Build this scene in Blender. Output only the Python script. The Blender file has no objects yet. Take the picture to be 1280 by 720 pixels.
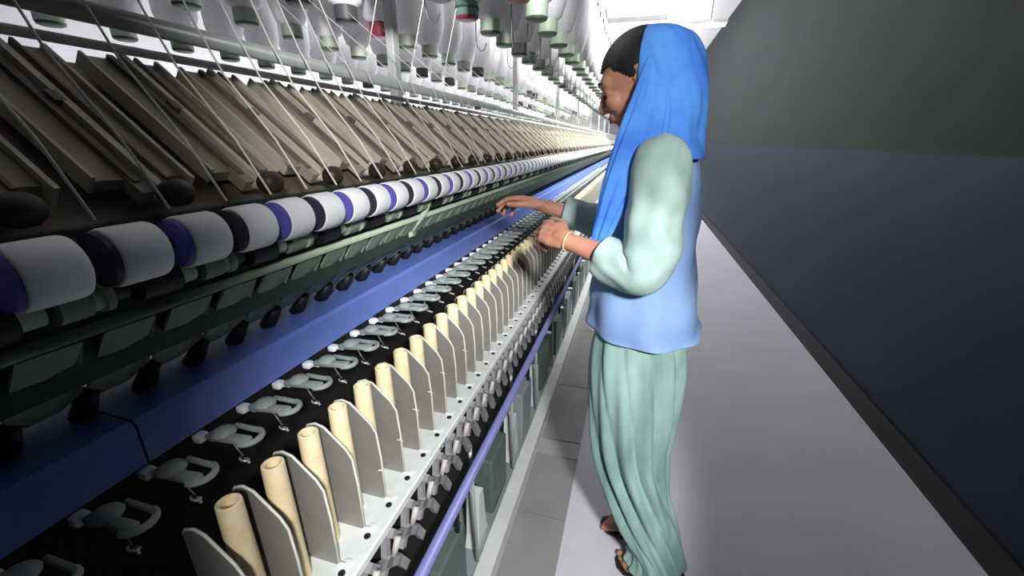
import bpy, bmesh, math, random
from mathutils import Vector, Matrix, noise
random.seed(7)
C = bpy.context.scene.collection
PI = math.pi
V = Vector
G = 0.07                 # spindle gauge, metres

# ------------------------------------------------------------------ materials
def lin(c):
    return tuple(((v/255/12.92) if v/255 <= .04045 else ((v/255+.055)/1.055)**2.4) for v in c)
MATS = {}
def mat(name, col, rough=.6, metal=0., var=.12, scale=30., bump=0., spec=.4, dark=None, emit=0., sub=0., stretch=None):
    if name in MATS: return MATS[name]
    m = bpy.data.materials.new(name); m.use_nodes = True
    nt = m.node_tree; N = nt.nodes; L = nt.links
    b = N['Principled BSDF']
    tc = N.new('ShaderNodeTexCoord'); mp = N.new('ShaderNodeMapping')
    if stretch: mp.inputs['Scale'].default_value = stretch
    L.new(tc.outputs['Object'], mp.inputs['Vector'])
    nz = N.new('ShaderNodeTexNoise'); nz.inputs['Scale'].default_value = scale; nz.inputs['Detail'].default_value = 4
    L.new(mp.outputs['Vector'], nz.inputs['Vector'])
    cr = N.new('ShaderNodeValToRGB')
    lc = lin(col)
    d = lin(dark) if dark else tuple(v*(1-var) for v in lc)
    cr.color_ramp.elements[0].position = .32; cr.color_ramp.elements[1].position = .62
    cr.color_ramp.elements[0].color = (*d, 1); cr.color_ramp.elements[1].color = (*lc, 1)
    L.new(nz.outputs['Fac'], cr.inputs['Fac']); L.new(cr.outputs['Color'], b.inputs['Base Color'])
    b.inputs['Roughness'].default_value = rough; b.inputs['Metallic'].default_value = metal
    b.inputs['Specular IOR Level'].default_value = spec
    if sub: b.inputs['Subsurface Weight'].default_value = sub; b.inputs['Subsurface Radius'].default_value = (.012, .005, .003)
    if bump:
        bp = N.new('ShaderNodeBump'); bp.inputs['Strength'].default_value = bump; bp.inputs['Distance'].default_value = .004
        L.new(nz.outputs['Fac'], bp.inputs['Height']); L.new(bp.outputs['Normal'], b.inputs['Normal'])
    if emit:
        b.inputs['Emission Color'].default_value = (*lc, 1); b.inputs['Emission Strength'].default_value = emit
    MATS[name] = m; return m

blue = mat('blue_paint', (98, 120, 194), .34, var=.1, scale=9)
lilac = mat('lilac_tube_paint', (116, 119, 174), .45, var=.1, scale=20)
whitep = mat('white_paint', (226, 228, 226), .45, var=.06, scale=25)
railm = mat('rail_white', (222, 226, 224), .4, var=.1, scale=40)
sepm = mat('separator_grey', (134, 131, 127), .42, var=.16, scale=14, spec=.5, metal=.1)
rimm = mat('separator_rim', (214, 214, 204), .5, var=.05)
cream = mat('bobbin_cream', (244, 226, 188), .5, var=.1, scale=40, dark=(230, 208, 162))
dark = mat('painted_cavity_shade', (16, 16, 18), .8, var=.3)  # near-black colour painted in for shade between machine parts
black = mat('black_rubber', (26, 26, 30), .55, var=.3)
inkm = mat('blue_ink', (58, 62, 100), .6)
sticker = mat('sticker', (186, 190, 205), .5)
lapg = mat('lappet_grey', (140, 148, 146), .45, var=.15, scale=60)
lapw = mat('lappet_white', (232, 236, 244), .4, var=.03)
wire = mat('steel_wire', (190, 194, 194), .35, .6, var=.05)
hookm = mat('dark_wire', (110, 115, 115), .4, .5, var=.1)
cot = mat('white_cot', (244, 244, 246), .75, var=.05, scale=60, bump=.15)
purp = mat('purple_cap', (92, 84, 168), .5, var=.1)
capd = mat('dark_cap', (48, 42, 62), .5, var=.15)
greeng = mat('green_grey', (140, 154, 138), .55, var=.2, scale=40)
paleg = mat('pale_green', (176, 190, 168), .5, var=.12, scale=40)
gearm = mat('gear_green', (96, 112, 106), .5, var=.2)
dgreen = mat('dark_green', (52, 66, 60), .55, var=.2)
armm = mat('arm_beige', (152, 143, 128), .5, var=.16, scale=16)
armd = mat('arm_groove', (112, 102, 90), .6, var=.2)
arml = mat('arm_edge', (192, 185, 168), .45, var=.06)
knobm = mat('knob_brown', (54, 40, 34), .5, var=.25, scale=60)
brk = mat('bracket_grey', (150, 148, 150), .5, var=.18, scale=50)
palecyl = mat('pale_cylinder', (190, 184, 178), .5, var=.06)
tubem = mat('grey_tube', (186, 192, 190), .35, .2, var=.1, scale=30)
rov = mat('roving_white', (238, 238, 240), .9, var=.08, scale=60, bump=.3)
strm = mat('strand_white', (232, 228, 216), .9, var=.04)
cupg = mat('cup_green', (204, 222, 198), .45, var=.1)
cupd = mat('cup_dark_green', (74, 96, 74), .5, var=.15)
cupr = mat('cup_crimson', (158, 62, 84), .45, var=.15)
cupt = mat('cup_teal', (122, 156, 146), .45, var=.1)
cupk = mat('cup_charcoal', (74, 76, 78), .5, var=.15)
cupgr = mat('cup_grey', (160, 168, 156), .5, var=.12)
postm = mat('post_grey', (172, 174, 174), .5, var=.1)
metal_under = mat('underframe_grey', (150, 156, 158), .55, var=.15, scale=8)
skin = mat('skin_brown', (186, 134, 112), .5, var=.14, scale=20, sub=.08, dark=(168, 114, 92))
nailm = mat('nail', (226, 190, 172), .35, var=.03)
lipm = mat('lip', (140, 82, 74), .5, var=.1)
hairm = mat('hair_black', (30, 26, 28), .42, var=.4, scale=90, bump=.5, stretch=(1, 1, .15))
eyem = mat('eye_dark', (28, 20, 18), .25, var=.1)
scarfm = mat('scarf_blue', (84, 148, 228), .8, var=.2, scale=8, dark=(58, 114, 212), bump=.15)
tunicm = mat('tunic_blue', (142, 172, 218), .85, var=.12, scale=6, dark=(126, 156, 206), bump=.2)
sleevem = mat('sleeve_mint', (162, 184, 178), .85, var=.12, scale=16, dark=(144, 168, 162), bump=.25)
shalm = mat('trouser_mint', (164, 196, 188), .85, scale=13, dark=(116, 150, 143), bump=.3, stretch=(1, 1, .3))
soleM = mat('sandal_dark', (40, 32, 32), .6, var=.2)
bangle = mat('bangle', (226, 190, 150), .35, .1, var=.05)
pearl = mat('pearl', (236, 232, 226), .3, var=.02)
lintm = mat('lint_white', (240, 240, 238), .95, var=.04)

# ------------------------------------------------------------------ mesh builder
class MB:
    def __init__(s): s.v = []; s.f = []; s.m = []; s.mats = []
    def mi(s, m):
        if m not in s.mats: s.mats.append(m)
        return s.mats.index(m)
    def add(s, vs, fs, m):
        o = len(s.v); k = s.mi(m)
        s.v += [tuple(p) for p in vs]; s.f += [tuple(i+o for i in f) for f in fs]; s.m += [k]*len(fs)
        return s
    def box(s, c, d, m, M=None, bev=.0):
        bm = bmesh.new(); bmesh.ops.create_cube(bm, size=1)
        for v in bm.verts: v.co = V((v.co.x*d[0], v.co.y*d[1], v.co.z*d[2]))
        if bev: bmesh.ops.bevel(bm, geom=bm.edges[:], offset=bev, segments=2, affect='EDGES', profile=.5)
        T = Matrix.Translation(V(c)) @ (M.to_4x4() if M else Matrix())
        bm.verts.index_update()
        s.add([T @ v.co for v in bm.verts], [[v.index for v in f.verts] for f in bm.faces], m); bm.free(); return s
    def tube(s, pts, r, m, n=10, cap=True):
        pts = [V(p) for p in pts]; R = r if isinstance(r, (list, tuple)) else [r]*len(pts)
        vs = []; fs = []; up = None
        for i, p in enumerate(pts):
            t = (pts[min(i+1, len(pts)-1)] - pts[max(i-1, 0)]).normalized()
            if up is None: up = t.orthogonal().normalized()
            else:
                up = (up - t*up.dot(t)); up = up.normalized() if up.length > 1e-6 else t.orthogonal().normalized()
            w = t.cross(up)
            for k in range(n):
                a = 2*PI*k/n; vs.append(p + (up*math.cos(a)+w*math.sin(a))*R[i])
        for i in range(len(pts)-1):
            for k in range(n):
                a = i*n+k; b = i*n+(k+1) % n; fs.append((a, b, b+n, a+n))
        if cap:
            fs.append(tuple(range(n))[::-1]); fs.append(tuple((len(pts)-1)*n+k for k in range(n)))
        return s.add(vs, fs, m)
    def lathe(s, prof, m, c=(0, 0, 0), n=20, axis='Z', mats=None):
        vs = []; fs = []; mm = []
        for r, h in prof:
            for k in range(n):
                a = 2*PI*k/n; x = r*math.cos(a); y = r*math.sin(a)
                p = (x, y, h) if axis == 'Z' else (x, h, y)
                vs.append((p[0]+c[0], p[1]+c[1], p[2]+c[2]))
        for i in range(len(prof)-1):
            for k in range(n):
                a = i*n+k; b = i*n+(k+1) % n
                q = (a, b, b+n, a+n) if axis == 'Z' else (a, a+n, b+n, b)
                fs.append(q); mm.append(mats[i] if mats else m)
        o = len(s.v); s.v += vs
        for q, k in zip(fs, mm): s.f.append(tuple(i+o for i in q)); s.m.append(s.mi(k))
        return s
    def prism(s, prof, y0, y1, m, axis='Y'):      # profile in XZ swept along Y (or in YZ swept along X)
        n = len(prof)
        P = (lambda a, b, t: (a, t, b)) if axis == 'Y' else (lambda a, b, t: (t, a, b))
        vs = [P(a, b, y0) for a, b in prof] + [P(a, b, y1) for a, b in prof]
        fs = [tuple(range(n)), tuple(range(2*n-1, n-1, -1))]
        fs += [(i, i+n, (i+1) % n+n, (i+1) % n) for i in range(n)]
        return s.add(vs, fs, m)
    def mesh(s, name, smooth=False):
        me = bpy.data.meshes.new(name); me.from_pydata(s.v, [], s.f)
        for m in s.mats: me.materials.append(m)
        me.polygons.foreach_set('material_index', s.m)
        bm = bmesh.new(); bm.from_mesh(me); bmesh.ops.recalc_face_normals(bm, faces=bm.faces); bm.to_mesh(me); bm.free()
        if smooth: me.shade_smooth() if hasattr(me, 'shade_smooth') else me.polygons.foreach_set('use_smooth', [True]*len(me.polygons))
        if smooth == 'auto':
            try: me.set_sharp_from_angle(angle=math.radians(38))
            except Exception: pass
        return me
    def build(s, name, parent=None, smooth=False, loc=(0, 0, 0)):
        return link(name, s.mesh(name, smooth), parent, loc)

def link(name, me, parent=None, loc=(0, 0, 0)):
    o = bpy.data.objects.new(name, me); C.objects.link(o); o.location = loc
    if parent: o.parent = parent
    return o
def tag(o, label=None, cat=None, group=None, kind=None):
    if label: o['label'] = label
    if cat: o['category'] = cat
    if group: o['group'] = group
    if kind: o['kind'] = kind
    return o
def empty(name, loc=(0, 0, 0)):
    o = bpy.data.objects.new(name, None); C.objects.link(o); o.location = loc; o.empty_display_size = .05
    return o
def merged(mesh, offs, name, parent):           # the distant rest of a repeated part as one mesh
    n = len(mesh.vertices); vs = [v.co.copy() for v in mesh.vertices]; fs = [tuple(p.vertices) for p in mesh.polygons]
    mi = [p.material_index for p in mesh.polygons]; sm = [p.use_smooth for p in mesh.polygons]
    AV = []; AF = []; AM = []; AS = []
    for k, d in enumerate(offs):
        d = V(d); AV += [tuple(v+d) for v in vs]; AF += [tuple(i+k*n for i in f) for f in fs]; AM += mi; AS += sm
    me = bpy.data.meshes.new(name); me.from_pydata(AV, [], AF)
    for m in mesh.materials: me.materials.append(m)
    me.polygons.foreach_set('material_index', AM); me.polygons.foreach_set('use_smooth', AS)
    o = link(name, me, parent); o['kind'] = 'stuff'; return o
def series(name, mesh, offs, parent, kids=(), cap=100, far_name=None):
    for d in offs[:cap]:
        o = link(name, mesh, parent, d)
        for kn, km in kids: link(kn, km, o)
    if offs[cap:]: merged(mesh, offs[cap:], far_name or name, parent)
ORD = ['first', 'second', 'third', 'fourth', 'fifth', 'sixth', 'seventh', 'eighth', 'ninth', 'tenth', 'eleventh', 'twelfth',
       'thirteenth', 'fourteenth', 'fifteenth', 'sixteenth', 'seventeenth', 'eighteenth', 'nineteenth', 'twentieth',
       'twenty-first', 'twenty-second', 'twenty-third', 'twenty-fourth']

Y0, Y1 = -.30, 14.0
def spin_y(i): return .573 + G*i

# ------------------------------------------------------------------ setting
def struct(name, mb): o = mb.build(name); o['kind'] = 'structure'; return o
floorm = mat('floor_paint', (216, 214, 222), .4, var=.06, scale=3)
coverm = mat('trench_grey', (150, 150, 150), .5, var=.12, scale=6)
coverl = mat('trench_grey_light', (170, 168, 170), .5, var=.1, scale=6)
ceilm = mat('ceiling_white', (232, 232, 234), .8, var=.04, scale=2)
wallw = mat('wall_white', (236, 237, 238), .8, var=.04, scale=2)
walld = mat('wall_dado_darkened', (26, 38, 56), .7, var=.15, scale=3)  # colour darkened to stand in for dim light on the wall
wallu = mat('wall_upper_darkened', (40, 46, 45), .85, var=.12, scale=3)  # also darkened in the colour, in place of dim light
XL, XR, YB, YF, ZC = -4.5, 1.25, -2.2, 22.0, 3.3
struct('floor', MB().box(((XL+XR)/2, (YB+YF)/2, -.05), (XR-XL, YF-YB, .1), floorm))
struct('ceiling', MB().box(((XL+XR)/2, (YB+YF)/2, ZC+.05), (XR-XL, YF-YB, .1), ceilm))
struct('wall_left', MB().box((XL-.05, (YB+YF)/2, ZC/2), (.1, YF-YB, ZC), wallw))
struct('wall_far', MB().box(((XL+XR)/2, YF+.05, ZC/2), (XR-XL, .1, ZC), wallw))
struct('wall_near', MB().box(((XL+XR)/2, YB-.05, ZC/2), (XR-XL, .1, ZC), wallu))
wr = MB().box((XR+.05, (YB+YF)/2, .65), (.1, YF-YB, 1.3), walld).box((XR+.05, (YB+YF)/2, (1.3+ZC)/2), (.1, YF-YB, ZC-1.3), wallu)
struct('wall_right', wr)  # added wall, coloured dark so this side looks dim
struct('baseboard_right', MB().box((XR-.006, (YB+YF)/2, .06), (.012, YF-YB, .12), black))
ys = [-1.6, -1.0, -.4, .2, .75, 1.19, 1.52, 1.63, 2.11, 2.9, 3.7, 4.5, 5.5, 7, 9, 11, 14]
tr = MB()
for a, b in zip(ys, ys[1:]):
    tr.box((-.228, (a+b)/2, .003), (.186, b-a-.006, .006), coverl if b-a < .2 else coverm)
struct('trim_1', tr)

# ------------------------------------------------------------------ ring spinning frame
MX = -.75
M = empty('ring_spinning_frame', (MX, 0, 0))
tag(M, 'long ring spinning frame with blue beam and white rollers beside the aisle', 'spinning machine')
class PM(MB):   # parts given in world coordinates, stored relative to the machine
    def build(s, name, parent=M, smooth=False, loc=(0, 0, 0)):
        if parent is M: s.v = [(x-MX, y, z) for x, y, z in s.v]
        return MB.build(s, name, parent, smooth, loc)
NSP = int((Y1-.1)/G)
IDX = [i for i in range(-8, NSP-8)]
def offs(step=1, phase=0., start=-8, end=None):
    return [(-MX, spin_y(i)+phase, 0) for i in range(start, end or NSP-8, step)]

# blue beam: panels with seams
seams = [Y0, .28, 1.28, 2.28, 3.28, 4.28, 5.28, 6.28, 8.28, 10.28, 12.28, Y1]
for a, b in zip(seams, seams[1:]):
    p = PM().prism([(-.56, .966), (-.56, 1.021), (-.566, 1.028), (-.70, 1.034), (-.70, .966)], a+.0015, b-.0015, blue)
    p.build('beam_panel')
PM().prism([(-.565, .94), (-.565, .972), (-.69, .972), (-.69, .94)], Y0, Y1, dark).build('beam_shade_strip')  # dark strip painted in for the shade under the beam
# sheet coloured near-black for the shade behind the bobbins
PM().box((-.60, (Y0+Y1)/2, .79), (.02, Y1-Y0, .34), dark).build('back_shade_sheet')
# ring rail
PM().prism([(-.52, .671), (-.380, .671), (-.376, .674), (-.376, .688), (-.380, .691), (-.52, .691)], Y0, Y1, railm).build('ring_rail')
st = PM().prism([(.700, .675), (.742, .675), (.742, .688), (.700, .688)], -.3757, -.3750, sticker, 'X').build('sticker')
mk = PM()
for y, z, w, h in ((.706, .682, .004, .005), (.712, .677, .003, .006), (.720, .683, .006, .004), (.727, .678, .003, .008), (.736, .684, .003, .004), (.735, .676, .003, .004)):
    mk.box((-.3748, y, z), (.0006, w, h*.9), inkm)
ob = mk.build('printed_mark')
# separators
prof = [(-.500, .69), (-.500, .890), (-.494, .899), (-.478, .9045), (-.462, .900), (-.425, .864), (-.415, .846), (-.411, .790), (-.411, .69)]
sp = MB().prism(prof, -.0008, .0008, sepm)
sep_me = sp.mesh('separator')
rp = [(a, 0, b) for a, b in prof[1:]]
rim_me = MB().tube(rp, .0021, rimm, 6).mesh('separator_rim', True)
foot = MB().box((-.405, 0, .6935), (.016, .006, .005), whitep, None, .001).box((-.398, .006, .693), (.010, .010, .0035), whitep).lathe([(.0, 0), (.006, 0), (.006, .0015), (0, .0015)], black, (-.398, -.012, .691), 10)
foot_me = foot.mesh('separator_foot')
series('separator', sep_me, offs(1, .035), M, (('rim', rim_me), ('foot', foot_me)), 100, 'distant_separators')
# little tufts of lint caught on the separator rims
for i, z in ((0, .775), (1, .80), (2, .80), (-1, .76), (3, .81), (5, .80)):
    t = PM(); y = spin_y(i)+.035
    for a in (.4, 1.5, 2.6): t.tube([(-.41, y, z), (-.41+.008*math.cos(a), y-.006, z+.009*math.sin(a))], .0008, lintm, 5)
    t.build('lint_tuft')
# bobbins: things of their own
bob = MB().lathe([(.019, .0), (.0195, .004), (.0185, .01), (.0168, .14), (.0155, .222), (.0150, .2265), (.0125, .2275), (.0098, .226), (.0092, .215), (.0085, .19)], cream, n=20)
bob_me = bob.mesh('bobbin', 'auto')
tip_me = MB().lathe([(.004, -.03), (.0045, .17), (.004, .208), (.0, .212)], hookm, n=10).mesh('spindle_tip', True)
nb = 145
for k in range(nb):
    i = k-4
    o = link('ring_bobbin', bob_me, None, (-.46, spin_y(i), .691))
    if k < 24: lab = 'bare cream tube bobbin on the ring rail, %s from the camera end' % ORD[k]; grp = 'cream bobbins standing along the ring rail'
    else: lab = 'small cream tube bobbin far down the ring rail, beyond the hands'; grp = 'distant cream bobbins along the ring rail'
    tag(o, lab, 'bobbin', grp)
series('spindle', tip_me, [(-.46-MX, spin_y(k-4), .691) for k in range(nb)], M, (), 100, 'distant_spindles')
# spindle brackets under the rail
b = MB()
X = -.378
def strip(pts, w, m, x=X, t=.006):
    for (a, c) in zip(pts, pts[1:]):
        a = V((0, a[0], a[1])); c = V((0, c[0], c[1])); d = (c-a).normalized(); nrm = V((0, -d.z, d.y))*w/2
        q = [a+nrm-d*w*.2, c+nrm+d*w*.2, c-nrm+d*w*.2, a-nrm-d*w*.2]
        b.prism([(p.y, p.z) for p in q], x-t, x+t, m, 'X')
strip([(-.050, .660), (-.030, .630), (.0, .612)], .016, brk)
strip([(0, .612), (.030, .582), (.052, .540)], .018, brk)
strip([(.006, .655), (.0, .612), (-.016, .585)], .013, brk, X-.004)
b.tube([(X-.006, 0, .612), (X+.006, 0, .612)], [.013, .012], brk, 12)
brk_me = b.mesh('spindle_bracket')
cyl_me = MB().tube([(X+.004, .014, .612), (X+.010, .026, .648)], [.006, .0065], palecyl, 12).mesh('whorl', True)
series('spindle_bracket', brk_me, offs(1, .253-.21), M, (('whorl', cyl_me),), 100, 'distant_spindle_brackets')
PM().box((-.405, (Y0+Y1)/2, .525), (.01, Y1-Y0, .29), dark).build('bracket_shade_sheet')  # near-black sheet stands in for the shade in the bracket gaps
PM().tube([(-.33, Y0, .555), (-.33, Y1, .555)], .0125, lilac, 16).build('blue_guard_tube', smooth=True)
# lappets below the beam
l = MB()
l.box((-.503, 0, .967), (.074, .013, .010), lapg, Matrix.Rotation(-.10, 3, 'Y'), .003)
l.lathe([(0, 0), (.015, 0), (.016, .003), (.013, .007), (.008, .010), (0, .011)], lapg, (-.515, .004, .968), 14)
l.tube([(-.476+.016*math.cos(a), .016*math.sin(a)+.008, .969) for a in [-PI/2+PI*j/10 for j in range(11)]], .0042, lapg, 8)
l.box((-.495, .024, .968), (.045, .006, .007), lapg, None, .002)
lap_me = l.mesh('lappet', 'auto')
tip = MB().box((-.556, 0, .957), (.016, .016, .012), lapw, None, .003).box((-.540, 0, .960), (.022, .008, .007), lapw, None, .002)
ltip_me = tip.mesh('lappet_tip', 'auto')
w = MB().tube([(-.500, 0, .964), (-.492, .002, .945), (-.487, .002, .938)], .0011, hookm, 6)
w.tube([(-.487+.006*math.cos(a), .002+.004*math.sin(a), .936-.0006*j) for j, a in enumerate([PI*1.1+2*PI*.85*k/10 for k in range(11)])]+[(-.476, .0, .932)], .0016, wire, 6)
pig_me = w.mesh('pigtail_guide', True)
series('lappet', lap_me, offs(1, -.0196+.07*0+.0), M, (('tip', ltip_me), ('pigtail_guide', pig_me)), 100, 'distant_lappets')
# drafting rollers
RX, RZ, RR = -.485, 1.243, .0295
cot_me = MB().lathe([(.006, -.0235), (.026, -.0235), (RR-.001, -.022), (RR, -.019), (RR, .019), (RR-.001, .022), (.026, .0235), (.006, .0235)], cot, (RX, 0, RZ), 28, 'Y').mesh('top_roller', 'auto')
def cap(m): return MB().lathe([(.0, -.0300), (.020, -.0300), (.0262, -.0285), (.0270, -.0236), (.0, -.0236)], m, (RX, 0, RZ), 28, 'Y').mesh('end_cap', 'auto')
cp, cd = cap(purp), cap(capd)
ro = offs(1, .133)
for k, d in enumerate(ro[:100]):
    o = link('top_roller', cot_me, M, d); link('end_cap', cp if k % 2 else cd, o)
merged(cot_me, ro[100:], 'distant_top_rollers', M)
PM().tube([(RX, Y0, RZ), (RX, Y1, RZ)], .008, capd, 10).build('roller_shaft', smooth=True)
# fluted bottom rollers: grey-green drums and dark necks
m1 = MB().lathe([(.004, -.03), (.0165, -.03), (.0165, -.004), (.0135, -.003), (.0135, .006), (.0165, .007), (.0165, .014), (.009, .015), (.009, .032)], greeng, (-.508, 0, 1.203), 18, 'Y',
                mats=[greeng, greeng, greeng, paleg, paleg, greeng, dgreen, dgreen])
bm_me = m1.mesh('bottom_roller', 'auto')
m2 = MB().lathe([(.004, -.03), (.0175, -.03), (.0175, .012), (.012, .013), (.012, .032)], dgreen, (-.508, 0, 1.203), 18, 'Y', mats=[black, black, greeng, paleg])
bm2_me = m2.mesh('bottom_roller', 'auto')
bo = offs(1, .03)
for k, d in enumerate(bo[:100]): link('bottom_roller', bm_me if k % 2 else bm2_me, M, d)
merged(bm_me, bo[100:], 'distant_bottom_rollers', M)
PM().box((-.56, (Y0+Y1)/2, 1.185), (.03, Y1-Y0, .16), dgreen).build('roller_beam')
PM().tube([(-.522, Y0, 1.168), (-.522, Y1, 1.168)], .0065, paleg, 10).build('guide_rail', smooth=True)
# sloping grey-green guide plates and black suction nozzles
g = MB().add([(-.522, -.030, 1.160), (-.520, .020, 1.160), (-.575, .030, 1.085), (-.608, .020, 1.058), (-.608, -.006, 1.058), (-.572, -.034, 1.09),
              (-.530, -.030, 1.156), (-.528, .020, 1.156), (-.583, .030, 1.081), (-.616, .020, 1.054), (-.616, -.006, 1.054), (-.580, -.034, 1.086)],
             [(0, 1, 2, 3, 4, 5), (11, 10, 9, 8, 7, 6)]+[(i, (i+1) % 6, (i+1) % 6+6, i+6) for i in range(6)], greeng)
g.lathe([(0, .0), (.007, .0), (.007, .006), (0, .006)], black, (-.552, .0, 1.110), 10)
g_me = g.mesh('guide_plate')
series('guide_plate', g_me, offs(1, .0), M, (), 100, 'distant_guide_plates')
PM().prism([(-.58, 1.16), (-.655, 1.055), (-.70, 1.055), (-.70, 1.16)], Y0, Y1, dgreen).build('plate_backing')
nz_me = MB().tube([(-.600, 0, 1.068), (-.612, 0, 1.050), (-.626, 0, 1.032)], [.011, .012, .0135], black, 12).mesh('suction_nozzle', True)
series('suction_nozzle', nz_me, offs(1, .044), M, (), 100, 'distant_suction_nozzles')
# pale handle hanging on the guide rail
h = PM().tube([(-.500, .968, 1.198), (-.512, .962, 1.180), (-.518, .955, 1.165), (-.535, .952, 1.145), (-.545, .952, 1.125)], [.006, .010, .007, .006, .007], paleg, 10)
h.tube([(-.545, .935, 1.124), (-.546, .972, 1.122)], .007, paleg, 10).build('pale_handle', smooth=True)
# drafting arms, one over every pair of spindles
A0, A1 = V((-.552, 0, 1.288)), V((-.765, 0, 1.462))
ad = (A1-A0).normalized(); an = V((-ad.z, 0, ad.x)); an = an if an.z > 0 else -an
def slab(mb, t0, t1, y0, y1, h0, h1, m):
    L = (A1-A0).length
    P = lambda t, y, h: A0+ad*(t*L)+an*h+V((0, y, 0))
    vs = [P(t0, y0, h0), P(t1, y0, h0), P(t1, y1, h0), P(t0, y1, h0), P(t0, y0, h1), P(t1, y0, h1), P(t1, y1, h1), P(t0, y1, h1)]
    mb.add(vs, [(0, 3, 2, 1), (4, 5, 6, 7), (0, 1, 5, 4), (1, 2, 6, 5), (2, 3, 7, 6), (3, 0, 4, 7)], m)
a = MB(); slab(a, 0, .12, -.022, .022, -.010, .008, armm); slab(a, .10, 1, -.050, .046, -.012, .004, armm); slab(a, .06, 1, -.020, -.012, .004, .011, armd); slab(a, .06, 1, .016, .020, .004, .013, armd)
slab(a, .55, .62, -.012, .0, .008, .016, armd)
arm_me = a.mesh('drafting_arm')
e = MB(); slab(e, .05, 1, .046, .051, -.012, .012, arml); slab(e, .0, 1, -.005, .003, .004, .016, arml); slab(e, .1, 1, -.054, -.050, -.012, .010, arml); edge_me = e.mesh('edge_strip')
kn = MB().lathe([(0, -.017), (.010, -.016), (.0155, -.008), (.0165, .0), (.0155, .010), (.010, .017), (0, .018)], knobm, (-.525, 0, 1.2925), 16, 'Y')
kn_me = kn.mesh('arm_knob', True)
nk_me = MB().tube([A0+ad*.03, A0, V((-.530, 0, 1.290))], [.010, .008, .007], arml, 10).mesh('arm_neck', True)
series('drafting_arm', arm_me, offs(2, .0815), M, (('edge_strip', edge_me), ('knob', kn_me), ('neck', nk_me)), 100, 'distant_drafting_arms')
PM().prism([(-.56, 1.262), (-.80, 1.458), (-.81, 1.445), (-.57, 1.245)], Y0, Y1, armd).build('drafting_backing')
PM().tube([(-.745, Y0, 1.478), (-.745, Y1, 1.478)], .0065, whitep, 10).build('roving_bar', smooth=True)
PM().box((-.80, (Y0+Y1)/2, 1.30), (.03, Y1-Y0, .30), postm).build('upper_housing')
# creel: long guide tube, posts, rails and hooks
PM().tube([(-.66, Y0, 1.499), (-.66, Y1, 1.499)], .0125, tubem, 14).build('creel_tube', smooth=True)
for y in [1.44, 3.0, 4.6, 6.2, 7.8, 9.4, 11, 12.6]:
    p = PM().box((-.84, y, 1.25), (.03, .04, 2.40), postm, None, .004)
    p.box((-.80, y, 2.42), (1.9, .03, .04), postm, None, .004)
    p.build('creel_post')
ROWS = [('A', -.36, 1.72, .06), ('B', -.57, 1.72, .0), ('C', -.98, 1.72, .03), ('D', -1.32, 1.72, .1), ('E', -1.80, 1.69, .0)]
for nme, x, z, ph in ROWS:
    PM().box((x, (Y0+Y1)/2, z+.55), (.03, Y1-Y0, .03), whitep).build('creel_rail')
hk = MB().tube([(0, 0, .0), (0, 0, -.14), (.004, .004, -.165), (.014, .012, -.178), (.026, .022, -.170), (.032, .028, -.148)], .0022, hookm, 6).mesh('wire_hook', True)
for k in range(26):
    link('wire_hook', hk, M, (-.42-MX, 1.45+.21*k, 1.80)); 
    if k % 2 == 0: link('wire_hook', hk, M, (-.64-MX, 1.30+.21*k, 1.86))
# lower body of the machine
PM().box((-.62, (Y0+Y1)/2, .28), (.02, Y1-Y0, .50), metal_under).build('lower_panel')
PM().box((-.50, (Y0+Y1)/2, .04), (.24, Y1-Y0, .02), metal_under).build('base_tray')
for k in range(24):
    y = .35+k*.42
    PM().box((-.47, y, .17), (.16, .17, .24), gearm if k % 3 else metal_under, None, .008).build('gear_box')
    PM().tube([(-.375, y+.13, .08), (-.385, y+.13, .53)], .006, tubem, 8).build('drop_rod', smooth=True)
    f = PM().prism([(y+.17, .0), (y+.30, .0), (y+.27, .10), (y+.25, .26), (y+.215, .26), (y+.20, .10)], -.44, -.395, whitep, 'X'); f.build('machine_foot')
    if k % 2 == 0:
        q = PM()
        for (yy, zz, dy, dz) in ((y+.02, .42, .17, .012), (y+.02, .30, .17, .012), (y-.06, .36, .012, .13), (y+.10, .36, .012, .13)): q.box((-.43, yy, zz), (.02, dy, dz), black)
        q.box((-.445, y+.02, .36), (.01, .15, .11), greeng); q.build('bracket_frame')
    else:
        PM().box((-.46, y, .42), (.10, .20, .09), whitep, None, .01).build('gear_cover')
        PM().box((-.40, y+.05, .33), (.012, .012, .18), black).build('stop_lever')
for a, c in zip([Y0, .35, 1.22, 2.25, 3.3, 4.3, 5.6, 7, 9, 11], [.35, 1.22, 2.25, 3.3, 4.3, 5.6, 7, 9, 11, Y1]):
    PM().box((-.352, (a+c)/2, .03), (.054, c-a-.004, .06), whitep, None, .003).build('floor_rail')

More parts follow.
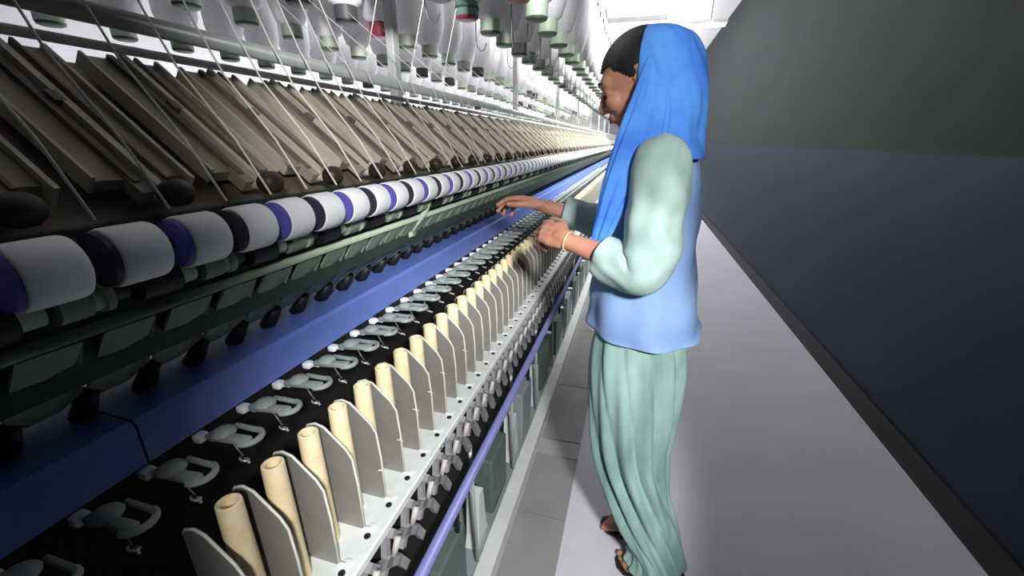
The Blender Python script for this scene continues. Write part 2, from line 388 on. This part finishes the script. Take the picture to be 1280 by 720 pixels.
# ------------------------------------------------------------------ roving packages hung in the creel (things)
pk_me = MB().lathe([(.026, .045), (.052, .062), (.074, .13), (.078, .30), (.050, .37), (.018, .39), (0, .39)], rov, n=24).mesh('roving', True)
rod_me = MB().tube([(0, 0, .385), (0, 0, .55)], .006, hookm, 8).mesh('hanger', True)
def cup(side, bot): return MB().lathe([(0, .002), (.027, .0), (.034, .003), (.037, .010), (.0365, .050), (.030, .056), (0, .056)], side, n=22, mats=[bot, bot, bot, side, side, side]).mesh('core_cup', 'auto')
CUPS = {'green': cup(cupg, cupd), 'crimson': cup(cupr, cupr), 'teal and crimson': cup(cupt, cupr), 'charcoal': cup(cupk, black), 'grey-green': cup(cupgr, cupd)}
collar = MB().lathe([(.0375, .030), (.0385, .031), (.0385, .036), (.0375, .037)], cupd, n=22).mesh('collar')
SPEC = {('A', 0): 'green', ('A', 1): 'crimson', ('B', 1): 'grey-green', ('B', 2): 'teal and crimson', ('B', 0): 'charcoal', ('C', 0): 'crimson', ('C', 3): 'crimson', ('C', 1): 'charcoal'}
ROWN = {'A': 'of the front creel row', 'B': 'of the second creel row', 'C': 'of the third creel row', 'D': 'of the fourth creel row', 'E': 'of the hindmost creel row'}
START = {'A': 1.11, 'B': 1.04, 'C': .97, 'D': .90, 'E': .83}
for nme, x, z, ph in ROWS:
    for k in range(36):
        y = START[nme]+.21*k
        key = SPEC.get((nme, k))
        if not key: key = ('green' if nme == 'A' else random.choice(['green', 'grey-green', 'grey-green', 'charcoal', 'green']))
        r_ = empty('roving_bobbin', (x+random.uniform(-.006, .006), y, z))
        link('roving', pk_me, r_); c_ = link('core_cup', CUPS[key], r_); link('hanger', rod_me, r_)
        if key == 'teal and crimson': link('collar', collar, c_)
        if k < 10: lab = 'white roving bobbin, %s base, %s from near end %s' % (key, ORD[k], ROWN[nme])
        else: lab = 'small distant white roving bobbin with %s base, part %s' % (key, ROWN[nme])
        tag(r_, lab, 'bobbin', 'roving bobbins '+ROWN[nme])
        if nme in 'BC':
            j = 3*k + 'CBA'.index(nme)
            ys_ = .97 + G*j/1.0 - .07
            s_ = MB().tube([(0+.03, -.03, .05), (-.60-r_.location.x+.0, ys_-y, 1.515-z), (-.655-r_.location.x, ys_-y, 1.514-z), (-.672-r_.location.x, ys_-y, 1.495-z)] if False else
                           [(-.02, -.02, .06), (-.645-r_.location.x, ys_-y, 1.514-z), (-.610-r_.location.x, ys_-y, 1.445-z), (-.535-r_.location.x, ys_-y, 1.352-z), (-.492-r_.location.x, ys_-y, 1.280-z)], .0012, strm, 5)
            s_.build('roving_strand', r_, True)
for k in range(14):                                       # strands feeding the near spindles
    ys_ = .90-G*k
    PM().tube([(-.80, ys_, 1.9), (-.645, ys_, 1.514), (-.610, ys_, 1.445), (-.535, ys_, 1.352), (-.492, ys_, 1.280)], .0016, strm, 5).build('roving_strand', smooth=True)

# ------------------------------------------------------------------ ceiling lamps
tubeE = mat('lamp_tube', (255, 255, 252), .4, emit=9, var=.0)
for n_, (x, y, z) in enumerate([(-.15, 6.2, 2.95), (.45, 7.6, 2.95), (-.15, 9.4, 2.95), (.2, 12, 2.95), (.2, 15, 2.95)]):
    r_ = empty('ceiling_lamp', (x, y, z))
    MB().box((0, 0, .05), (1.25, .13, .05), whitep, None, .01).build('housing', r_)
    for s in (-.035, .035): MB().tube([(-.6, s, .01), (.6, s, .01)], .013, tubeE, 10).build('lamp_tube', r_, True)
    for s in (-.4, .4): MB().tube([(s, 0, .07), (s, 0, ZC-z)], .005, hookm, 6).build('drop_rod', r_)
    tag(r_, 'white twin-tube ceiling batten over the aisle, %s from the camera' % ORD[n_], 'lamp', 'battens over the aisle')
cb = MB().tube([(-.62, 6.6, 3.3), (-.60, 6.6, 3.05), (-.56, 6.6, 2.88), (-.545, 6.6, 2.80), (-.53, 6.6, 2.72)], .010, hookm, 8)
tag(cb.build('hanging_cable', None, True), 'thin grey cable drooping from the ceiling above the worker', 'cable')

# ------------------------------------------------------------------ worker
PX, PY = .10, 1.17          # local x = forward (towards the machine), y = her left, z = up
def capsule(bm, pts, rad, n=14):
    mb = MB(); pts = [V(p) for p in pts]
    d0 = (pts[0]-pts[1]).normalized(); d1 = (pts[-1]-pts[-2]).normalized()
    P = []; R = []
    for a in (90, 65, 40, 20): P.append(pts[0]+d0*rad[0]*math.sin(math.radians(a))); R.append(max(rad[0]*math.cos(math.radians(a)), 1e-4))
    P += pts; R += list(rad)
    for a in (20, 40, 65, 90): P.append(pts[-1]+d1*rad[-1]*math.sin(math.radians(a))); R.append(max(rad[-1]*math.cos(math.radians(a)), 1e-4))
    mb.tube(P, R, skin, n); bm.append(mb)
def ellips(bm, c, r, M_=None, n=20):
    mb = MB(); vs = []
    prof = [(math.sin(PI*j/14)*1.0, -math.cos(PI*j/14)) for j in range(15)]
    prof[0] = (1e-4, -1); prof[-1] = (1e-4, 1)
    mb.lathe(prof, skin, n=n)
    T = (M_ or Matrix.Identity(3))
    mb.v = [tuple(V(c)+T @ V((x*r[0], y*r[1], z*r[2]))) for x, y, z in mb.v]
    mb.f.append(tuple(range(n))[::-1]); mb.f.append(tuple(range(14*n, 15*n))); mb.m += [0, 0]
    bm.append(mb)
def fuse(name, parts, voxel, mats, smooth_it=6):
    mb = MB()
    for p in parts: mb.add(p.v, p.f, mats[0])
    me = mb.mesh(name); o = link(name, me)
    r = o.modifiers.new('r', 'REMESH'); r.mode = 'VOXEL'; r.voxel_size = voxel; r.adaptivity = 0
    s = o.modifiers.new('s', 'SMOOTH'); s.factor = .5; s.iterations = smooth_it
    dg = bpy.context.evaluated_depsgraph_get(); dg.update()
    me2 = bpy.data.meshes.new_from_object(o.evaluated_get(dg))
    o.modifiers.clear(); o.data = me2; me2.materials.clear()
    for m in mats: me2.materials.append(m)
    me2.polygons.foreach_set('use_smooth', [True]*len(me2.polygons)); me2.polygons.foreach_set('material_index', [0]*len(me2.polygons))
    bpy.data.meshes.remove(me)
    return o
B = []
HC = V((.118, 0, 1.492))                        # head centre
HM = Matrix.Rotation(math.radians(-10), 3, 'Z') @ Matrix.Rotation(math.radians(24), 3, 'Y')
def hd(x, y, z): return HC + HM @ V((x, y, z))
# trunk and legs (mostly under clothes)
ellips(B, (.06, 0, .90), (.105, .145, .12)); ellips(B, (.055, 0, 1.05), (.088, .125, .16)); ellips(B, (.05, 0, 1.21), (.092, .145, .13))
capsule(B, [(.05, .145, 1.285), (.05, 0, 1.315), (.055, -.145, 1.285)], [.045, .055, .045])
capsule(B, [(.045, 0, 1.31), (.075, 0, 1.385), hd(-.02, 0, -.05)], [.055, .048, .050])
LEG = {1: [(.06, .08, .86), (.045, .085, .46), (-.11, .09, .085)], -1: [(.06, -.08, .86), (.06, -.07, .46), (-.05, -.05, .085)]}
for s in (1, -1):
    h_, k_, a_ = [V(p) for p in LEG[s]]
    capsule(B, [h_, h_.lerp(k_, .5), k_, k_.lerp(a_, .35), a_], [.085, .07, .05, .047, .033])
    heel = a_+V((-.025, 0, -.045)); 
    capsule(B, [a_, a_+V((.02, 0, -.03)), a_+V((.075, 0, -.05))], [.033, .034, .026]); capsule(B, [heel, a_+V((.05, 0, -.052))], [.027, .026])
    capsule(B, [a_+V((.06, .012, -.056)), a_+V((.12, .014, -.062))], [.022, .017]); capsule(B, [a_+V((.06, -.015, -.056)), a_+V((.115, -.018, -.062))], [.022, .017])
    for q, (dy, ln, rr) in enumerate(((-s*.026, .155, .0115), (-s*.008, .150, .009), (s*.006, .143, .0085), (s*.018, .134, .008), (s*.029, .124, .0075))):
        capsule(B, [a_+V((.11, dy*.9, -.064)), a_+V((ln-.008, dy, -.068))], [rr, rr*.9], 8)
# arms
ARM = {1: [(.05, .160, 1.285), (.058, .200, 1.068), (.262, .118, 1.110)], -1: [(.06, -.155, 1.29), (.14, -.20, 1.095), (.385, -.185, 1.150)]}
for s in (1, -1):
    a, e, w_ = [V(p) for p in ARM[s]]
    capsule(B, [a, a.lerp(e, .5), e], [.045, .040, .034]); capsule(B, [e, e.lerp(w_, .3), e.lerp(w_, .8), w_], [.033, .033, .024, .0215])
def hand(W, F, N, curl, spread, thumb, S_):
    W = V(W); F = V(F).normalized(); N = V(N); N = (N-F*N.dot(F)).normalized(); S = F.cross(N)*S_     # S: towards the thumb
    for o_, ln in ((.024, .074), (.009, .080), (-.007, .078), (-.021, .070)):
        capsule(B, [W+S*o_*.55+F*.004, W+S*o_+F*ln*.55+N*.003, W+S*o_+F*ln], [.0165, .0135, .0108], 10)
    capsule(B, [W-F*.015, W+F*.02], [.0215, .021])
    tips = []
    for q, (o_, b_, L_) in enumerate(((.026, .076, (.036, .024, .019)), (.009, .082, (.040, .027, .020)), (-.008, .079, (.037, .025, .019)), (-.023, .071, (.029, .020, .017)))):
        p = W+S*o_+F*b_; ang = 0; pts = [p-F*.012, p]
        for j, l_ in enumerate(L_):
            ang += curl[q]*(1, 1.15, .8)[j]
            d = F*math.cos(ang)-N*math.sin(ang)+S*spread*(1.5-q)*.12
            p = p+d.normalized()*l_; pts.append(p)
        capsule(B, pts, [.0098, .0096, .0088, .0080, .0068], 10); tips.append((p, d.normalized(), (N*math.cos(ang)+F*math.sin(ang)).normalized()))
    p = W+S*.020+F*.022-N*.006; pts = [p]
    for (f_, s_, n_, l_) in thumb:
        d = (F*f_+S*s_+N*n_).normalized(); p = p+d*l_; pts.append(p)
    capsule(B, pts, [.0155, .0125, .0105, .0082], 10); tips.append((p, d, N if abs(d.dot(N)) < .9 else S))
    return tips
T1 = hand(ARM[1][2], (.80, -.52, .14), (.25, .70, .62), (.50, .62, .72, .80), .6, ((.75, .75, -.2, .032), (.95, .25, -.35, .030), (.9, -.15, -.5, .024)), 1)
T2 = hand(ARM[-1][2], (1, -.02, .22), (-.15, -.38, .92), (.34, .46, .52, .58), .6, ((.75, .7, -.35, .036), (.95, .25, -.35, .032), (.95, -.05, -.2, .025)), -1)
# head
ellips(B, hd(-.012, 0, .018), (.092, .072, .082), HM, 28)
ellips(B, hd(.030, 0, -.035), (.052, .056, .062), HM); ellips(B, hd(.050, 0, -.078), (.028, .030, .022), HM)
ellips(B, hd(.052, 0, .018), (.034, .056, .034), HM)
ellips(B, hd(.066, 0, -.062), (.018, .022, .018), HM)
capsule(B, [hd(.083, 0, .008), hd(.097, 0, -.020), hd(.100, 0, -.030)], [.0085, .0105, .0115], 10)
for s in (1, -1):
    capsule(B, [hd(.090, s*.009, -.034), hd(.084, s*.012, -.034)], [.0075, .007], 8)
    ellips(B, hd(.056, s*.036, -.028), (.026, .022, .024), HM)      # cheek
    capsule(B, [hd(.080, s*.014, .020), hd(.066, s*.044, .018)], [.0085, .0075], 8)   # brow
    capsule(B, [hd(.074, s*.020, .000), hd(.066, s*.038, -.001)], [.0105, .009], 8)   # eyelid
    # ear: rim, lobe
    capsule(B, [hd(-.010, s*.073, .016), hd(-.022, s*.078, .012), hd(-.028, s*.079, -.006), hd(-.022, s*.076, -.026), hd(-.012, s*.072, -.036)], [.006, .0065, .0065, .006, .0065], 8)
    ellips(B, hd(-.014, s*.071, -.008), (.013, .007, .022), HM)
capsule(B, [hd(.080, -.018, -.054), hd(.087, 0, -.053), hd(.080, .018, -.054)], [.005, .0065, .005], 8)
capsule(B, [hd(.078, -.014, -.064), hd(.085, 0, -.064), hd(.078, .014, -.064)], [.005, .007, .005], 8)
P_ = fuse('person', B, .0036, [skin], 4)
P_.location = (PX, PY, 0); P_.rotation_euler = (0, 0, PI)
tag(P_, 'woman in blue headscarf, blue tunic and mint trousers reaching to the machine', 'person')
# lips, eyes, brows, nails
e_ = MB()
e_.tube([hd(.083, -.016, -.0555), hd(.0925, 0, -.0545), hd(.083, .016, -.0555)], [.003, .0045, .003], lipm, 8); e_.tube([hd(.081, -.013, -.0635), hd(.091, 0, -.0635), hd(.081, .013, -.0635)], [.003, .0048, .003], lipm, 8)
e_.build('lips', P_, True)
for s in (1, -1):
    MB().tube([hd(.0845, s*.016, -.006), hd(.083, s*.028, -.0085), hd(.076, s*.042, -.006)], [.0016, .003, .0018], eyem, 8).build('eyelashes', P_, True)
    MB().tube([hd(.089, s*.010, .024), hd(.084, s*.028, .028), hd(.070, s*.047, .022)], [.0022, .0034, .0016], hairm, 8).build('eyebrow', P_, True)
for tp, d, n_ in T1+T2:
    nb_ = MB().lathe([(0, 0), (.0035, .0003), (.0048, -.0006), (.0046, -.002)], nailm, n=10)
    q = n_.to_track_quat('Z', 'Y').to_matrix()
    nb_.v = [tuple(tp + n_*.0062 - d*.002 + q @ V(v)) for v in nb_.v]; nb_.build('fingernail', P_, True)
# hair: a cap over the skull with a hairline
hb = MB(); nu, nv = 110, 70; vs = []; idx = {}
for j in range(nv+1):
    th = PI*.80*j/nv
    for i in range(nu):
        ph = 2*PI*i/nu
        x, y, z = math.sin(th)*math.cos(ph), math.sin(th)*math.sin(ph), math.cos(th)
        k = 1+.012*math.sin(14*y+3*z)
        p = hd(-.016+.100*x*k, .0785*y*k, .020+.090*z*k); idx[i, j] = len(vs); vs.append(p)
fs = []
def keep(i, j):
    th = PI*.80*(j+.5)/nv; ph = 2*PI*(i+.5)/nu
    x, y, z = math.sin(th)*math.cos(ph), math.sin(th)*math.sin(ph), math.cos(th)
    if x > .55: return z > .40-.10*abs(y)
    if x > .15: return z > -.25+(x-.15)*1.48-.10*abs(y)*(x-.15)/.4
    if x > .0: return z > -.25
    return True
for j in range(nv):
    for i in range(nu):
        if keep(i, j): fs.append((idx[i, j], idx[(i+1) % nu, j], idx[(i+1) % nu, j+1], idx[i, j+1]))
hb.add(vs, fs, hairm); ho = hb.build('hair', P_, True)
sd = ho.modifiers.new('s', 'SOLIDIFY'); sd.thickness = .012; sd.offset = -1
MB().tube([hd(-.016+.014*math.cos(a), .0795, -.040+.010*math.sin(a)) for a in [2*PI*k/12 for k in range(10)]], .0028, pearl, 8).build('earring', P_, True)

def loft(rings, n, m, fold=None, closed=True, thick=.004, name='cloth', sub=True, arc=None):
    mb = MB(); vs = []; fs = []
    for j, (c, ax, ay) in enumerate(rings):
        c = V(c); ax = V(ax); ay = V(ay); t = j/(len(rings)-1)
        a0, a1 = arc[j] if arc else (0, 2*PI)
        for k in range(n):
            a = a0+(a1-a0)*k/(n if closed else n-1)
            f = fold(a, t) if fold else 0
            u = ax*math.cos(a)+ay*math.sin(a)
            vs.append(c+u+u.normalized()*f)
    for j in range(len(rings)-1):
        for k in range(n if closed else n-1):
            fs.append((j*n+k, j*n+(k+1) % n, (j+1)*n+(k+1) % n, (j+1)*n+k))
    mb.add(vs, fs, m); o = mb.build(name, P_, True)
    s = o.modifiers.new('s', 'SOLIDIFY'); s.thickness = thick; s.offset = 0
    if sub: q = o.modifiers.new('q', 'SUBSURF'); q.levels = 1; q.render_levels = 1
    return o
def interp(keys, m):      # Catmull-like smooth resampling of key rings
    out = []; n = len(keys)
    for q in range(m):
        t = q/(m-1)*(n-1); i = min(int(t), n-2); f = t-i
        k0, k1, k2, k3 = keys[max(i-1, 0)], keys[i], keys[i+1], keys[min(i+2, n-1)]
        out.append([.5*((2*b)+(c-a)*f+(2*a-5*b+4*c-d)*f*f+(-a+3*b-3*c+d)*f**3) for a, b, c, d in zip(k0, k1, k2, k3)])
    return out
# tunic: (z, cx, rx, ry)
kt = interp([(.858, .040, .156, .196), (.88, .046, .148, .190), (.95, .052, .142, .176), (1.05, .050, .122, .160), (1.14, .047, .116, .158), (1.22, .046, .112, .162), (1.29, .046, .094, .152), (1.335, .050, .070, .105), (1.365, .058, .060, .066)], 34)
def ft(a, t):
    return .006*(1-t)**1.5*math.sin(8*a+2*t)+.007*noise.noise(V((math.cos(a)*2.2, math.sin(a)*2.2, t*7)))*(1.1-t) + .004*math.sin(26*t+3*math.sin(a))*max(0, math.sin(PI*t))*.8
loft([((cx, 0, z), (rx, 0, 0), (0, ry, 0)) for z, cx, rx, ry in kt], 72, tunicm, ft, True, .004, 'tunic')
# sleeves
def sleeve(pts, rad, name, seed):
    keys = [(*p, r) for p, r in zip(pts, rad)]; ks = interp(keys, 30); rings = []
    for j, k in enumerate(ks):
        p = V(k[:3]); q = V(ks[min(j+1, 29)][:3]); p0 = V(ks[max(j-1, 0)][:3]); t = (q-p0).normalized()
        ax = t.cross(V((0, 1, 0))); ax = ax.normalized(); ay = t.cross(ax)
        rings.append((p, ax*k[3], ay*k[3]))
    f = lambda a, t: .010*noise.noise(V((math.cos(a)*1.6+seed, math.sin(a)*1.6, t*9)))+.0048*math.sin(30*t+2.2*math.sin(a+seed))*math.sin(PI*min(1, t*1.1))
    return loft(rings, 40, sleevem, f, True, .0035, name)
a, e, w_ = [V(p) for p in ARM[1]]
sleeve([a+V((-.002, -.055, .030)), a+V((-.002, .0, .016)), a.lerp(e, .4)+V((-.004, 0, 0)), e+V((-.004, .0, .03)), e+V((.03, -.008, -.004)), e.lerp(w_, .52)], [.040, .060, .064, .060, .056, .048], 'sleeve', 1.3)
a, e, w_ = [V(p) for p in ARM[-1]]
sleeve([a+V((-.002, .055, .030)), a, a.lerp(e, .5), e+V((.0, 0, .01)), e.lerp(w_, .35), e.lerp(w_, .72)], [.040, .060, .060, .056, .050, .043], 'sleeve', 4.1)
# trousers: two gathered legs sharing one mesh
kn_ = {1: [(.90, .05, .06, .105, .095), (.80, .050, .075, .122, .104), (.65, .050, .08, .120, .108), (.48, .046, .082, .104, .104), (.34, .012, .086, .092, .092), (.21, -.032, .088, .088, .086), (.12, -.068, .090, .074, .076), (.075, -.075, .090, .078, .074), (.045, -.070, .090, .088, .078)],
       -1: [(.90, .05, -.06, .105, .095), (.80, .050, -.075, .118, .104), (.65, .052, -.075, .115, .105), (.48, .056, -.07, .098, .098), (.34, .030, -.065, .085, .085), (.21, -.004, -.058, .078, .078), (.12, -.030, -.052, .066, .068), (.075, -.035, -.05, .066, .066), (.05, -.035, -.05, .072, .068)]}
TR = None
for s in (1, -1):
    ks = interp(kn_[s], 40)
    def fl(a, t, s=s):
        ph = a-1.5*t*s+s
        v = abs(math.sin(5.5*ph+.9*math.sin(5*t+s)))**.7-.6
        return ((.020*v+.006*math.sin(12*ph+7*t))*(1.15-.5*abs(t-.5))+.010*noise.noise(V((math.cos(ph)*2.4+5*s, math.sin(ph)*2.4, t*3))))*min(1, t*5+.15)
    loft([((cx, cy, z), (rx, 0, 0), (0, ry, 0)) for z, cx, cy, rx, ry in ks], 170, shalm, fl, True, .004, 'trouser_leg')
# headscarf: hood over the back of the head falling on the shoulders, plus a long end in front of the chest
kr = interp([(1.603, .085, .012, .012, 2.9), (1.600, .085, .045, .042, 2.1), (1.580, .082, .082, .074, 1.98), (1.545, .078, .104, .092, 1.98), (1.50, .070, .108, .098, 2.02), (1.45, .060, .106, .098, 2.1), (1.40, .050, .104, .098, 2.2),
             (1.36, .048, .102, .112, 2.2), (1.335, .046, .100, .135, 2.1), (1.312, .044, .102, .160, 1.95)], 34)
rings = []; arcs = []
for z, cx, rx, ry, ph in kr:
    rings.append(((cx+.0, 0, z), (-rx, 0, 0), (0, ry, 0))); arcs.append((-ph, ph))
fs_ = lambda a, t: (.005*math.sin(7*a+9*t)*t+.013*noise.noise(V((a*1.6, t*5, 3.3)))+.006*noise.noise(V((a*4, t*5+a*2, 1.3))))*min(1, t*4)
loft(rings, 60, scarfm, fs_, False, .003, 'headscarf', arc=arcs)
kq = interp([(1.52, .080, .092, .006, .020), (1.45, .080, .100, .010, .036), (1.38, .092, .108, .014, .046), (1.32, .108, .136, .016, .046), (1.25, .134, .142, .016, .036), (1.18, .156, .136, .015, .026), (1.12, .172, .130, .012, .019), (1.075, .183, .126, .006, .009)], 30)
rings = [((cx, cy, z), (w2, 0, w2*.35), (0, th_, 0)) for z, cx, cy, th_, w2 in kq]
loft(rings, 40, scarfm, lambda a, t: (.005*math.sin(6*a+5*t)+.004*math.sin(11*a-3*t))*min(1, t*3)*(1-.6*t), True, .003, 'scarf_end')
# bracelet and sandals
a, e, w_ = [V(p) for p in ARM[1]]; d = (w_-e).normalized(); u = d.orthogonal().normalized(); v_ = d.cross(u); c = w_-d*.012
MB().tube([c+(u*math.cos(t)+v_*math.sin(t))*.0255 for t in [2*PI*k/24 for k in range(25)]], .0024, bangle, 8).build('bracelet', P_, True)
for s in (1, -1):
    a_ = V(LEG[s][2]); sb = MB()
    out = [(-.062, -.018), (-.066, .0), (-.062, .018), (-.03, .032), (.03, .035), (.09, .044), (.13, .038), (.152, .018), (.158, -.006), (.150, -.030), (.12, -.040), (.06, -.036), (0, -.033), (-.04, -.030)]
    n = len(out)
    sb.add([(a_.x+x, a_.y+y, .002) for x, y in out]+[(a_.x+x, a_.y+y, .011) for x, y in out], [tuple(range(n)), tuple(range(2*n-1, n-1, -1))]+[(i, i+n, (i+1) % n+n, (i+1) % n) for i in range(n)], soleM)
    for x0 in (.045, .085):
        sb.tube([(a_.x+x0, a_.y+.046*math.cos(t), .010+(.062-.14*(x0-.03))*math.sin(t)) for t in [PI*k/12 for k in range(13)]], [.006]*13, soleM, 8)
    sb.build('sandal', P_, 'auto')

# ------------------------------------------------------------------ light
def area(name, loc, rot, sx, sy, e, spread=180, col=(1, 1, 1)):
    l = bpy.data.lights.new(name, 'AREA'); l.shape = 'RECTANGLE'; l.size = sx; l.size_y = sy; l.energy = e; l.spread = math.radians(spread); l.color = col
    o = bpy.data.objects.new(name, l); C.objects.link(o); o.location = loc; o.rotation_euler = rot; return o
area('aisle_fill', (.95, 6.0, 2.9), (0, math.radians(52), 0), .3, 6.4, 200, 70)  # unseen side fill added to reach the machine under its rollers
area('aisle_light_far', (.3, 12, 2.9), (0, math.radians(20), 0), .5, 7, 140, 120)
area('backdrop_fill', (-3.0, 10.5, 2.9), (0, 0, 0), 1.2, 9, 330, 120)  # unseen fill added to whiten the background beyond the creel
area('ceiling_fill', (-1.0, 9.5, 2.5), (PI, 0, 0), 3.0, 10, 230, 140)  # fill added to brighten the ceiling from below
area('creel_top_fill', (-1.5, 4.2, 3.1), (0, 0, 0), 1.4, 4.0, 95, 48)  # unseen fill added to lighten the roving packages
def spot(name, loc, to, half, blend, e, soft):
    sp_ = bpy.data.lights.new(name, 'SPOT'); sp_.energy = e; sp_.spot_size = math.radians(2*half); sp_.spot_blend = blend; sp_.shadow_soft_size = soft
    so = bpy.data.objects.new(name, sp_); C.objects.link(so); so.location = loc
    so.rotation_euler = (V(to)-V(loc)).to_track_quat('-Z', 'Y').to_euler()
for el, hd, e_, hw in ((7, 32, 330, 15), (-13, 27, 140, 18), (-36, 26, 225, 18)):  # unseen spots added to light the middle and leave the sides dim
    hd_ = math.radians(hd)
    S_ = V((.52, -.6, 1.85)); c_ = math.cos(math.radians(el))
    spot('centre_fill_spot', S_, S_+V((-math.sin(hd_)*c_, math.cos(hd_)*c_, math.sin(math.radians(el)))), hw, .35, e_, .10)
W = bpy.data.worlds.new('World'); bpy.context.scene.world = W; W.use_nodes = True
W.node_tree.nodes['Background'].inputs[0].default_value = (.85, .92, 1, 1); W.node_tree.nodes['Background'].inputs[1].default_value = .16

# ------------------------------------------------------------------ camera
cam = bpy.data.cameras.new('camera'); co = bpy.data.objects.new('camera', cam); C.objects.link(co)
cam.sensor_width = 36; cam.lens = 520/1280*36; cam.clip_start = .02; cam.clip_end = 100
th = math.atan(183/520); ph = math.atan(159/math.hypot(520, 183))
co.location = (0, 0, 1.35); co.rotation_euler = (PI/2-th, 0, ph)
sc = bpy.context.scene; sc.camera = co
sc.view_settings.view_transform = 'Standard'; sc.view_settings.exposure = 0
